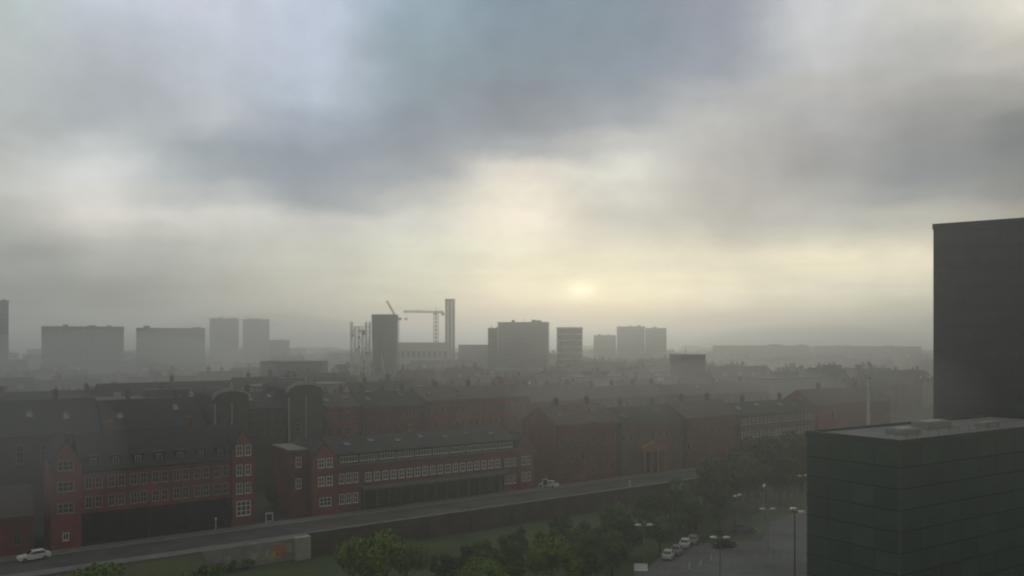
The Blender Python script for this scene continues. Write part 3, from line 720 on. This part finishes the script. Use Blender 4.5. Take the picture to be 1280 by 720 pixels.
# shrubs along the pale wall
SHR = [crown_mesh(120+i, M[m_], 1.1, .8, 700, 6, .2) for i, m_ in enumerate(('leaf_a','leaf_b'))]
for k, s in enumerate((19.5, 21.6, 23.4, 25.8)):
    t = thing('shrub', 'low shrub growing at the foot of the pale graffiti wall', 'shrub', sd(s, 15.8, LOW), k, 'shrubs along the graffiti wall')
    inst(SHR[k % 2], 'foliage', t, (0,0,.8)); b = MB(); b.tube((0,0,-.1),(0,0,.7),.06,.03,5); b.build('stem', M['bark'], t)

# ------------------------------------------------------------------ street lamps
def make_lamp(h=7.0):
    t = thing('street_lamp', 'x', 'street lamp')
    b = MB(); b.tube((0,0,0),(0,0,.9),.13,.11,10); b.tube((0,0,.9),(0,0,h-.1),.085,.05,8); b.build('pole', M['steel'], t)
    b = MB(); b.tube((-.75,0,h-.02),(0,0,h-.12),.04,.05,6); b.tube((0,0,h-.12),(.75,0,h-.02),.05,.04,6); b.build('arm', M['steel'], t)
    for sx in (-1, 1):
        b = MB(); b.prism([(sx*.5,h-.06),(sx*1.45,h+.06),(sx*1.45,h+.14),(sx*1.0,h+.26),(sx*.5,h+.16)], -.22, .22, 'y'); b.build('lamp_head', M['lamp'], t)
    return t
lamp0 = make_lamp()
def put_lamp(o, px, Y, label, rz=0.0, group=None, base=LOW):
    o.location = (at(px,Y), Y, base); o.rotation_euler.z = rz; o['label'] = label; o['group'] = group or 'twin-headed street lamps'
lamps = [(805,126,'twin-headed street lamp nearest the pale grey van',.1),(900,118,'twin-headed street lamp behind the pale bollards on the plaza',.0),(960,138,'twin-headed street lamp in the middle of the plaza left of the glass block',.1),
         (922,150,'thin twin-headed street lamp at the edge of the trees',.9),(955,160,'twin-headed street lamp on the plaza in front of the tallest trees',1.2),(938,186,'far twin-headed street lamp near the dense window rows',1.0),
         (958,192,'far twin-headed street lamp between the tallest trees',.8),(997,185,'far twin-headed street lamp close to the glass block',.7),(1004,172,'twin-headed street lamp half hidden by the glass block',.5)]
for i, (px, Y, lab, rz) in enumerate(lamps):
    put_lamp(lamp0 if i == 0 else copy_tree(lamp0), px, Y, lab, rz)
# tall dark mast
Y = 104; t = thing('lamp_mast', 'tall dark mast with two pale lamp heads beside the glass block', 'street lamp', (at(993.5,Y), Y, LOW))
zt = zat(640,Y)-LOW
b = MB(); b.tube((0,0,0),(0,0,zt),.12,.07,8); b.build('pole', M['darkmetal'], t)
b = MB(); b.tube((-.5,0,zt+.1),(1.1,0,zt-.1),.05,.05,6); b.build('arm', M['darkmetal'], t)
for (x, z) in ((-.3,.35),(.75,-.05)):
    b = MB(); b.prism([(x-.3,zt+z),(x+.5,zt+z),(x+.45,zt+z+.2),(x-.2,zt+z+.22)], -.25, .25, 'y'); b.build('lamp_head', M['lamp'], t)

# ------------------------------------------------------------------ vehicles
def make_car(paint):
    t = thing('parked_car', 'x', 'car')
    b = MB()
    hw = .86
    low = [(-2.1,.30),(2.1,.30),(2.15,.62),(1.95,.80),(.95,.95),(-1.6,.98),(-2.1,.90),(-2.15,.55)]
    b.prism([(x,z) for x,z in low], -hw, hw, 'y')
    b.add([(-1.75,-.80,.985),(.95,-.80,.955),(.25,-.62,1.42),(-1.25,-.62,1.44),(-1.75,.80,.985),(.95,.80,.955),(.25,.62,1.42),(-1.25,.62,1.44)],
          [(0,1,2,3),(4,7,6,5),(3,2,6,7),(1,5,6,2),(0,3,7,4)])
    b.build('body', M[paint], t)
    g_ = MB(); g_.add([(.90,-.72,1.0),(.90,.72,1.0),(.31,.58,1.39),(.31,-.58,1.39)], [(0,1,2,3)])
    for v in range(4): g_.v[v] = (g_.v[v][0]+.02, g_.v[v][1], g_.v[v][2]+.02)
    g_.build('windscreen', M['pane'], t)
    g_ = MB(); g_.add([(-1.74,-.70,1.03),(-1.74,.70,1.03),(-1.31,.57,1.39),(-1.31,-.57,1.39)], [(0,1,2,3)])
    for v in range(4): g_.v[v] = (g_.v[v][0]-.03, g_.v[v][1], g_.v[v][2]+.01)
    g_.build('rear_window', M['pane'], t)
    for sy in (-1,1):
        g_ = MB(); g_.add([(-1.5,sy*.80,1.02),(.72,sy*.80,1.01),(.16,sy*.645,1.37),(-1.15,sy*.645,1.38)], [(0,1,2,3)]); g_.build('side_window', M['pane'], t)
        h_ = MB(); h_.box(2.02,2.14,sy*.72-.14,sy*.72+.14,.62,.76); h_.build('headlight', M['lamp'], t)
        h_ = MB(); h_.box(-2.17,-2.08,sy*.74-.10,sy*.74+.10,.66,.86); h_.build('tail_light', M['red_lens'], t)
        for x in (-1.3, 1.32):
            w_ = MB(); w_.tube((x,sy*.70,.31),(x,sy*.89,.31),.31,.31,14); wo = w_.build('wheel', M['rubber'], t)
            w_ = MB(); w_.tube((x,sy*.892,.31),(x,sy*.905,.31),.18,.18,10); w_.build('rim', M['steel'], wo)
    return t
cars = {p: None for p in ('car_white','car_grey','car_dark')}
def put_car(paint, loc, rz, label, group=None):
    if cars[paint] is None: cars[paint] = o = make_car(paint)
    else: o = copy_tree(cars[paint])
    o.location = loc; o.rotation_euler.z = rz; o['label'] = label
    if group: o['group'] = group
put_car('car_white', sd(-2.6,4.2,.01), ANG+PI+.15, 'white car on the street in front of the low brick house')
put_car('car_white', sd(96.6,1.2,.0) + Vector((0,0,.135)), ANG+PI/2+.5, 'white car standing in the gap right of the clerestory building')
cx = [(836,133,'car_white','white parked car at the left of the row on the plaza'),(846.5,136,'car_grey','silver parked car second in the row on the plaza'),(857,140.5,'car_white','white parked car second from the right end of the row on the plaza'),(867,143,'car_grey','silver parked car at the right end of the row on the plaza')]
for (px, Y, p, lab) in cx:
    put_car(p, (at(px,Y), Y, LOW+.01), R(70), lab, 'cars parked on the plaza')
put_car('car_dark', (at(905,140), 140, LOW+.01), R(20), 'dark car parked on the plaza behind the bollards')
put_car('car_dark', (at(930,150), 150, LOW+.01), R(25), 'dark car parked near the thin lamp at the trees')

t = thing('delivery_van', 'pale grey delivery van seen from above at the foot of the nearest twin lamp', 'van', (at(801,119), 119, LOW), R(82))
b = MB(); b.prism([(-2.6,.35),(2.5,.35),(2.6,.9),(2.35,1.25),(1.75,2.2),(1.5,2.55),(-2.6,2.6)], -1.0, 1.0, 'y'); b.build('body', M['car_grey'], t)
b = MB(); b.add([(2.33,-.85,1.32),(2.33,.85,1.32),(1.82,.8,2.15),(1.82,-.8,2.15)], [(0,1,2,3)]); 
for v in range(4): b.v[v] = (b.v[v][0]+.03, b.v[v][1], b.v[v][2]+.02)
b.build('windscreen', M['pane'], t)
for sy in (-1,1):
    b = MB(); b.box(.9,1.7,sy*1.0-.008,sy*1.0+.008,1.4,2.1); b.build('side_window', M['pane'], t)
    b = MB(); b.box(2.5,2.6,sy*.8-.12,sy*.8+.12,.75,.95); b.build('headlight', M['lamp'], t)
    b = MB(); b.box(-2.63,-2.58,sy*.9-.08,sy*.9+.08,.9,1.4); b.build('tail_light', M['red_lens'], t)
    for x in (-1.6,1.6):
        b = MB(); b.tube((x,sy*.8,.36),(x,sy*1.03,.36),.36,.36,14); b.build('wheel', M['rubber'], t)
b = MB(); b.box(-2.4,1.2,-.9,-.84,2.59,2.66); b.box(-2.4,1.2,.84,.9,2.59,2.66); b.build('roof_rail', M['stone'], t)

# bollards, notice boards, sign
def bollard(px, Y, label):
    t = thing('bollard', label, 'bollard', (at(px,Y), Y, LOW), 0, 'pale bollards on the plaza')
    b = MB(); b.tube((0,0,0),(0,0,1.05),.14,.11,10); b.build('post', M['white'], t)
    b = MB(); b.tube((0,0,1.052),(0,0,1.16),.13,.04,10); b.build('cap', M['stone'], t)
bollard(876, 128, 'pale bollard right of the parked car row'); bollard(889, 131, 'pale bollard in front of the plaza lamp'); bollard(862, 126.5, 'pale bollard in front of the parked car row')
def board(loc, label, rz):
    t = thing('notice_board', label, 'sign', loc, rz, 'white-framed notice boards')
    b = MB(); b.box(-.62,-.48,-.07,.07,0,1.9); b.box(.48,.62,-.07,.07,.6,1.9); b.box(-.62,.62,-.08,.08,1.902,2.12); b.box(-.48,.48,-.05,.05,.6,.7); b.build('frame', M['white'], t)
    b = MB(); b.box(-.47,.47,-.03,.03,.702,1.898); b.build('panel', M['pane'], t)
    b = MB(); b.box(.5,.6,-.06,.06,0,.598); b.build('foot', M['steel'], t)
board(sd(33.6,2.0,.13), 'white-framed notice board beside the right gable in the street gap', .3)
board(sd(95.0,1.9,.13), 'white-framed notice board left of the white car', .3)
t = thing('marker_post', 'short white post on the pavement right of the white car', 'post', sd(110.5,12.6,.13), ANG)
b = MB(); b.tube((0,0,0),(0,0,1.3),.09,.09,8); b.build('shaft', M['white'], t)
b = MB(); b.box(-.2,.2,-.05,.05,1.302,1.75); b.build('plate', M['white'], t)
t = thing('marker_post', 'thin pale post in front of the dark ground floor of the gabled brick building', 'post', sd(24.5,1.5,.13), ANG)
b = MB(); b.tube((0,0,0),(0,0,2.0),.06,.06,8); b.build('shaft', M['white'], t)
b = MB(); b.box(-.18,.18,-.04,.04,2.002,2.3); b.build('plate', M['white'], t)

# ------------------------------------------------------------------ haze
BANKS = [(900,505,262,46,26,15),(1120,498,139,17,8,8.5),(110,468,300,72,34,17),(735,515,205,22,12,12),(980,655,122,10,10,6),(30,560,112,14,10,10),(330,430,520,90,40,20),(1010,440,560,90,40,20)]  # mist banks added to imitate pale, uneven smears on the window pane
HZ = 7400; b = MB(); b.box(-HZ, HZ, -HZ, HZ, LOW-1.0, 69)
hz = tag(b.build('haze', None), kind='stuff')
m = bpy.data.materials.new('haze_air'); m.use_nodes = True; nt = m.node_tree; nt.nodes.clear()
out = nt.nodes.new('ShaderNodeOutputMaterial'); pv = nt.nodes.new('ShaderNodeVolumePrincipled')
pv.inputs['Color'].default_value = (0.985, 0.995, 0.965, 1); pv.inputs['Density'].default_value = 0.00104; pv.inputs['Anisotropy'].default_value = 0.68
nt.links.new(pv.outputs['Volume'], out.inputs['Volume']); hz.data.materials.append(m)

b = MB()
def bank(px, py, Y, rx, ry, rz):
    c = Vector((at(px, Y), Y, zat(py, Y))); vs = []; fs = []; nu, nv = 28, 16
    for j in range(1, nv):
        for i in range(nu):
            a, p = 2*PI*i/nu, PI*j/nv; vs.append((c.x+rx*math.sin(p)*math.cos(a), c.y+ry*math.sin(p)*math.sin(a), c.z+rz*math.cos(p)))
    vs += [(c.x, c.y, c.z+rz), (c.x, c.y, c.z-rz)]; T_, B_ = len(vs)-2, len(vs)-1
    for j in range(nv-2):
        for i in range(nu): fs.append((j*nu+i, (j+1)*nu+i, (j+1)*nu+(i+1) % nu, j*nu+(i+1) % nu))
    for i in range(nu): fs.append((T_, i, (i+1) % nu)); fs.append((B_, (nv-2)*nu+(i+1) % nu, (nv-2)*nu+i))
    b.add(vs, fs)
for a_ in BANKS: bank(*a_)
ms = tag(b.build('added_mist', None), kind='stuff')
m = bpy.data.materials.new('added_mist_air'); m.use_nodes = True; nt = m.node_tree; nt.nodes.clear()
out = nt.nodes.new('ShaderNodeOutputMaterial'); pv = nt.nodes.new('ShaderNodeVolumePrincipled')
pv.inputs['Color'].default_value = (0.98, 0.98, 0.95, 1); pv.inputs['Density'].default_value = 0.006; pv.inputs['Anisotropy'].default_value = 0.3
nt.links.new(pv.outputs['Volume'], out.inputs['Volume']); ms.data.materials.append(m)

# ------------------------------------------------------------------ sky
SUN_AZ, SUN_EL = math.atan((727-640)/1000), R(3.6)
w = bpy.data.worlds.new('World'); sc.world = w; w.use_nodes = True; nt = w.node_tree; nt.nodes.clear()
def nd(t, **k):
    n = nt.nodes.new(t)
    for a, v in k.items(): setattr(n, a, v)
    return n
def mth(op, a, b_=None, c=None, clamp=False):
    n = nd('ShaderNodeMath', operation=op); n.use_clamp = clamp
    for i, v in enumerate((a, b_, c)):
        if v is None: continue
        if isinstance(v, (int, float)): n.inputs[i].default_value = v
        else: nt.links.new(v, n.inputs[i])
    return n.outputs[0]
tc = nd('ShaderNodeTexCoord'); sx = nd('ShaderNodeSeparateXYZ'); nt.links.new(tc.outputs['Generated'], sx.inputs[0])
dx, dy, dz = sx.outputs
az0 = mth('ARCTAN2', dx, dy)
hyp = mth('SQRT', mth('ADD', mth('MULTIPLY', dx, dx), mth('MULTIPLY', dy, dy)))
el0 = mth('ARCTAN2', dz, hyp)
def noise(scale, detail, vec, rough=.55):
    n = nd('ShaderNodeTexNoise'); n.inputs['Scale'].default_value = scale; n.inputs['Detail'].default_value = detail; n.inputs['Roughness'].default_value = rough
    nt.links.new(vec, n.inputs['Vector']); return n
cb = nd('ShaderNodeCombineXYZ'); nt.links.new(az0, cb.inputs[0]); nt.links.new(mth('MULTIPLY', el0, 2.2), cb.inputs[1]); 
n1 = noise(5.0, 5, cb.outputs[0]); n2 = noise(5.0, 5, cb.outputs[0])
cb2 = nd('ShaderNodeCombineXYZ'); nt.links.new(mth('ADD', az0, 7.3), cb2.inputs[0]); nt.links.new(mth('MULTIPLY', el0, 2.2), cb2.inputs[1]); nt.links.new(cb2.outputs[0], n2.inputs['Vector'])
az = mth('ADD', az0, mth('MULTIPLY', mth('SUBTRACT', n1.outputs['Fac'], .5), .10))
elw = mth('MULTIPLY', mth('SUBTRACT', n2.outputs['Fac'], .5), mth('MINIMUM', mth('MULTIPLY', mth('MAXIMUM', el0, 0.0), .45), .09))
el = mth('ADD', el0, elw)
fx = mth('DIVIDE', mth('ADD', az, .62), 1.24, clamp=True)
# elevation at azimuth -> the cloud rows keep their height along straight bands
cz = mth('MAXIMUM', mth('COSINE', az0), .3)
v = mth('DIVIDE', mth('TANGENT', mth('MINIMUM', el, 1.4)), cz)
COLS = (0,130,260,390,520,640,770,900,1030,1150,1270)
ROWS = [
 (-260, [(150,158,166),(152,160,170),(150,158,168),(144,154,164),(135,146,156),(128,142,152),(126,138,148),(134,140,148),(148,150,154),(154,154,154),(160,158,154)]),
 (0,  [(183,191,188),(190,195,202),(192,196,204),(186,193,205),(150,168,178),(135,152,163),(135,150,160),(150,155,165),(195,195,196),(200,198,190),(218,212,198)]),
 (75, [(184,188,186),(178,182,186),(186,190,196),(184,190,202),(148,163,170),(134,148,156),(140,152,162),(152,158,166),(186,186,184),(182,180,176),(190,186,176)]),
 (110,[(182,186,184),(174,178,180),(186,190,196),(176,186,196),(144,157,165),(136,146,154),(142,152,161),(172,174,176),(180,178,174),(170,168,164),(168,166,160)]),
 (150,[(180,183,180),(172,176,178),(184,188,190),(160,168,178),(143,153,162),(140,148,156),(156,162,168),(184,184,181),(172,171,170),(154,153,152),(140,142,140)]),
 (185,[(184,186,182),(190,192,190),(160,167,172),(148,157,166),(142,151,159),(158,164,168),(186,187,184),(182,181,177),(164,163,162),(146,150,151),(134,138,137)]),
 (215,[(190,190,185),(204,204,200),(164,170,173),(150,158,166),(156,163,167),(205,200,190),(204,204,196),(182,181,176),(158,158,158),(146,150,152),(140,143,142)]),
 (240,[(196,196,190),(208,205,198),(184,186,184),(158,164,168),(180,182,178),(216,210,196),(194,194,186),(178,177,172),(168,168,164),(160,162,160),(146,146,142)]),
 (270,[(184,184,176),(212,207,198),(206,204,196),(194,194,188),(198,198,190),(226,218,200),(186,187,180),(176,176,171),(184,183,176),(188,186,176),(165,160,150)]),
 (325,[(162,163,158),(176,176,170),(186,186,178),(194,194,182),(204,205,188),(218,216,194),(208,206,186),(212,208,186),(226,219,192),(230,222,196),(222,214,190)]),
 (365,[(150,153,150),(156,158,152),(170,171,162),(184,184,172),(200,201,182),(220,215,190),(232,228,196),(220,215,190),(216,213,190),(212,208,186),(196,192,176)]),
 (410,[(150,152,147),(154,156,151),(166,168,160),(178,179,168),(180,182,170),(184,184,170),(190,189,171),(182,182,169),(192,191,178),(184,184,172),(172,172,164)]),
]
SKYG = 1.0
def ramp(cols):
    r_ = nd('ShaderNodeValToRGB'); cr = r_.color_ramp; cr.interpolation = 'EASE'
    while len(cr.elements) < len(cols): cr.elements.new(.5)
    for i, (px, c) in enumerate(zip(COLS, cols)):
        cr.elements[i].position = (math.atan((px-640)/1000)+.62)/1.24
    for i, c in enumerate(cols): cr.elements[i].color = (*[x*SKYG for x in lin(c)], 1)
    nt.links.new(fx, r_.inputs['Fac']); return r_.outputs['Color']
def mix(f, a, b_, blend='MIX'):
    n = nd('ShaderNodeMix', data_type='RGBA', blend_type=blend)
    if isinstance(f, (int,float)): n.inputs['Factor'].default_value = f
    else: nt.links.new(f, n.inputs['Factor'])
    for i, x in ((6,a),(7,b_)):
        if isinstance(x, tuple): n.inputs[i].default_value = (*x, 1)
        else: nt.links.new(x, n.inputs[i])
    return n.outputs[2]
def sstep(x, a, b_):
    n = nd('ShaderNodeMapRange', interpolation_type='SMOOTHSTEP'); n.inputs['From Min'].default_value = a; n.inputs['From Max'].default_value = b_
    nt.links.new(x, n.inputs['Value']); return n.outputs['Result']
rows = list(reversed(ROWS)); cur = ramp(rows[0][1])
for (p0, _), (p1, c1) in zip(rows, rows[1:]):
    cur = mix(sstep(v, (425-p0)/1000, (425-p1)/1000), cur, ramp(c1))
gm = nd('ShaderNodeGamma'); gm.inputs['Gamma'].default_value = 1.38; nt.links.new(cur, gm.inputs['Color']); hs_ = nd('ShaderNodeHueSaturation'); hs_.inputs['Saturation'].default_value = .84; nt.links.new(gm.outputs['Color'], hs_.inputs['Color']); cur = mix(1.0, hs_.outputs['Color'], (1.43,1.46,1.50), 'MULTIPLY')
# finer cloud texture, streaky near the horizon
cb3 = nd('ShaderNodeCombineXYZ'); nt.links.new(az0, cb3.inputs[0]); nt.links.new(mth('POWER', mth('MAXIMUM', el0, 0.0), .6), cb3.inputs[1])
n3 = noise(9.0, 7, cb3.outputs[0], .62)
det = mth('ADD', mth('MULTIPLY', mth('SUBTRACT', n3.outputs['Fac'], .5), .56), 1.0)
cb4 = nd('ShaderNodeCombineXYZ'); nt.links.new(mth('MULTIPLY', az0, 4.0), cb4.inputs[0]); nt.links.new(mth('MULTIPLY', el0, 55.0), cb4.inputs[1])
n4 = noise(1.0, 4, cb4.outputs[0], .6)
stk = mth('MULTIPLY', mth('MULTIPLY', mth('SUBTRACT', n4.outputs['Fac'], .5), .34), sstep(el0, .17, .05))
det = mth('ADD', det, stk)
cur = mix(1.0, cur, det, 'MULTIPLY')
# soft sun behind the cloud
ds_ = mth('ADD', mth('POWER', mth('DIVIDE', mth('SUBTRACT', az0, SUN_AZ), .018), 2.0), mth('POWER', mth('DIVIDE', mth('SUBTRACT', el0, SUN_EL), .009), 2.0))
gl_ = mth('MULTIPLY', mth('EXPONENT', mth('MULTIPLY', ds_, -1.0)), .36)
sc_ = nd('ShaderNodeCombineXYZ'); 
for i, k in enumerate((1.0, 1.0, .72)): nt.links.new(mth('MULTIPLY', gl_, k), sc_.inputs[i])
cur = mix(1.0, cur, sc_.outputs[0], 'ADD')
# unseen sky shaped for the light: bright zenith, darkened rear half; dull below horizon
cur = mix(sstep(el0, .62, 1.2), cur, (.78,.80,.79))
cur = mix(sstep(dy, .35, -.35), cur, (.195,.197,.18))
cur = mix(sstep(dz, -.01, -.06), cur, (.05,.05,.048))
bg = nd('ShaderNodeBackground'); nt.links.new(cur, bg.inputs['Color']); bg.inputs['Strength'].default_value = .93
sky = nd('ShaderNodeTexSky', sky_type='NISHITA'); sky.sun_disc = False; sky.sun_elevation = SUN_EL; sky.sun_rotation = SUN_AZ
bg2 = nd('ShaderNodeBackground'); nt.links.new(mix(1.0, sky.outputs['Color'], (.10,.10,.11), 'MULTIPLY'), bg2.inputs['Color']); bg2.inputs['Strength'].default_value = .05
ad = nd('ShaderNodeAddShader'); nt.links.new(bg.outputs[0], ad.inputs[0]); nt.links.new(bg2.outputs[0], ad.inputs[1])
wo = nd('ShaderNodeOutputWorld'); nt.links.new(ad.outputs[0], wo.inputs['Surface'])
w.cycles.sampling_method = 'MANUAL'; w.cycles.sample_map_resolution = 512

sl = bpy.data.lights.new('sun', 'SUN'); sl.energy = .5; sl.angle = R(14); sl.color = (1, .93, .78)
so = bpy.data.objects.new('sun', sl); link(so)
dirv = Vector((math.sin(SUN_AZ)*math.cos(SUN_EL), math.cos(SUN_AZ)*math.cos(SUN_EL), math.sin(SUN_EL)))
so.rotation_euler = dirv.to_track_quat('Z', 'Y').to_euler(); so.location = (0, 0, 90)

# ------------------------------------------------------------------ camera
cam = bpy.data.cameras.new('camera'); co = bpy.data.objects.new('camera', cam); link(co); sc.camera = co
co.location = (0, 0, HC); co.rotation_euler = (R(90), 0, 0)
cam.sensor_width = 36; cam.lens = 36*1000/1280; cam.shift_y = 65/1280
cam.clip_start = .5; cam.clip_end = 30000

vs = sc.view_settings; vs.view_transform = 'Standard'; vs.look = 'None'; vs.exposure = 0; vs.gamma = 1; vs.use_curve_mapping = False
cy = sc.cycles; cy.filter_width = 2.0; cy.use_denoising = True; cy.max_bounces = 6; cy.diffuse_bounces = 2; cy.glossy_bounces = 2; cy.transmission_bounces = 2; cy.volume_bounces = 4; cy.transparent_max_bounces = 4
try: cy.denoiser = 'OPENIMAGEDENOISE'
except Exception: pass
